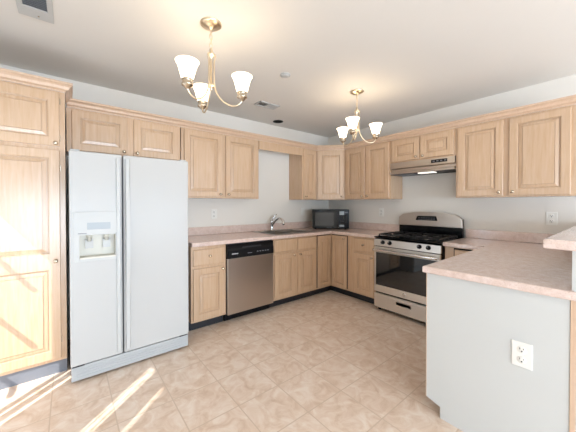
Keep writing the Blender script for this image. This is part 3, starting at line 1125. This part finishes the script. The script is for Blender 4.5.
v = thing('return_grille', 'large white air grille with grey slats at the top left ceiling', 'vent', (48, -149.4, H), 0)
b = MB()
for a, bb, c_, d_ in ((-10, -5.6, -3.3, 3.3), (7.5, 10, -3.3, 3.3), (-5.7, 7.6, -3.3, -2.2), (-5.7, 7.6, 2.2, 3.3)):
    b.box(a, bb, c_, d_, -.4, -.02, .08)
b.build('frame', WHITE_PLASTIC, v)
MB().box(-5.7, 7.6, -2.3, 2.3, -.06, -.02).build('backing', MARK_DARK, v)
for k in range(18):
    xx = -5.3 + k * .74
    MB().prism_y([(-.3, -.02), (.3, -.02), (.3, .02), (-.3, .02)], -2.2, 2.2).build('louvre', GREY_PLASTIC, v,
        M=Matrix.Translation((xx, 0, -.25)) @ Matrix.Rotation(.5, 4, 'Y'))
MB().lathe([(.22, -.4), (.2, -.46), (.001, -.48)], (-8.6, .4, 0), n=10).build('screw', NICKEL, v)

o = thing('recessed_light', 'round black unlit recessed light in the ceiling above the sink', 'light', (7.6, -50.3, H), 0)
MB().lathe([(2.3, 3.2), (2.3, 0), (2.9, -.02), (2.95, -.1), (2.2, -.14), (2.15, 3.2)], n=28).build('can', DARK_HOLE, o)
MB().lathe([(.001, 3.1), (2.25, 3.1), (2.25, 3.25), (.001, 3.25)], n=28).build('can_top', DARK_HOLE, o)
MB().lathe([(.5, 2.9), (.9, 2.2), (1.3, 1.2), (1.2, .9), (.001, .85)], n=16).build('lamp', SLOT, o)

o = thing('smoke_detector', 'small round white detector disc on the ceiling', 'detector', (53.1, -81.7, H), 0)
MB().lathe([(.001, -.02), (1.9, -.02), (1.9, -.25), (1.6, -.35), (.001, -.35)], n=24).build('base', WHITE_PLASTIC, o)
MB().lathe([(1.3, -.36), (1.3, -.5), (1.0, -.6), (.001, -.6)], n=24).build('cover', WHITE_PLASTIC, o)


# ------------------------------------------------------------------ chandeliers
def chandelier(label, loc, ang):
    c = thing('chandelier', label, 'chandelier', (loc[0], loc[1], H), 0, 'brass chandeliers')
    MB().lathe([(.001, 0), (2.7, 0), (2.75, -.25), (2.3, -.6), (1.2, -.95), (.5, -1.2), (.3, -1.6), (.001, -1.7)], n=28).build('canopy', BRASS, c)
    ch = MB()
    for k in range(4):
        ch.torus((0, 0, -2.2 - k * 1.15), .42, .09, Matrix.Rotation(R(90 * (k % 2)), 4, 'Z'), 14, 6, 1.6)
    ch.tube([(.05, 0, -1.5), (.1, .05, -3.5), (0, 0, -6.8)], .05, 6)
    ch.build('chain', BRASS, c)
    MB().lathe([(.001, -6.4), (.35, -6.5), (.5, -6.9), (.3, -7.3), (.75, -7.6), (1.05, -8.0), (.75, -8.4), (.4, -8.7), (.34, -9.2), (.34, -15.2),
                (.6, -15.5), (.85, -16.0), (.6, -16.5), (.25, -16.8), (.3, -17.1), (.001, -17.3)], n=20).build('stem', BRASS, c)
    for k in range(3):
        a = R(ang + 120 * k)
        ca, sa = math.cos(a), math.sin(a)
        prof = [(.55, -8.3), (.95, -8.0), (1.15, -8.5), (.95, -9.2), (.8, -10.2), (.8, -14), (.85, -15.6), (1.3, -17.5), (2.4, -19.4),
                (3.9, -20.6), (5.6, -21.2), (6.9, -20.9), (7.7, -20.2), (8.0, -19.5)]
        P = [Vector((p[0] * ca, p[0] * sa, p[1])) for p in prof]
        # smooth the polyline
        S = []
        for i in range(len(P) - 1):
            p0, p1, p2, p3 = P[max(i - 1, 0)], P[i], P[i + 1], P[min(i + 2, len(P) - 1)]
            for s_ in range(4):
                u = s_ / 4
                S.append(.5 * ((2 * p1) + (p2 - p0) * u + (2 * p0 - 5 * p1 + 4 * p2 - p3) * u * u + (3 * p1 - p0 - 3 * p2 + p3) * u ** 3))
        S.append(P[-1])
        arm = MB().tube(S, .21, 9).build('arm', BRASS, c)
        x_, y_ = 8.0 * ca, 8.0 * sa
        MB().lathe([(.001, -19.1), (.5, -19.0), (.8, -18.6), (1.3, -18.3), (1.35, -18.0), (1.15, -17.7), (1.2, -17.2), (1.35, -16.9), (.001, -16.85)],
                   (x_, y_, -.7), n=20).build('socket_cup', NICKEL, arm)
        sh = MB().lathe([(1.15, -17.1), (1.4, -16.6), (1.65, -15.6), (1.85, -14.9), (2.05, -14.1), (2.35, -13.3), (2.7, -12.75),
                         (2.63, -12.7), (2.27, -13.25), (1.95, -14.1), (1.75, -14.9), (1.5, -15.6), (1.25, -16.6), (1.0, -17.0)], (x_, y_, -.7), n=26)
        sho = sh.build('lamp_shade', SHADE, c)
        MB().lathe([(.001, -16.8), (.4, -16.7), (.45, -15.9), (.8, -15.0), (.9, -14.5), (.65, -13.9), (.001, -13.6)], (x_, y_, -.7), n=16).build('bulb', BULB, sho)
        ld = bpy.data.lights.new('chandelier_bulb_light', 'POINT')
        ld.energy = 0.12
        ld.color = (1.0, 0.92, 0.82)
        ld.shadow_soft_size = 0.03
        lo_ = bpy.data.objects.new('bulb_light', ld)
        COL.objects.link(lo_)
        lo_.parent = c
        lo_.location = Vector((x_, y_, -12.4)) * K
    return c


a0 = 51.69
chandelier('brass three-arm chandelier with lit glass shades, nearer one at upper left', (62.7, -114.2), a0 + 2.5)
chandelier('brass three-arm chandelier with lit glass shades, farther one near the stove', (60.3, -49.3), a0 + 3)
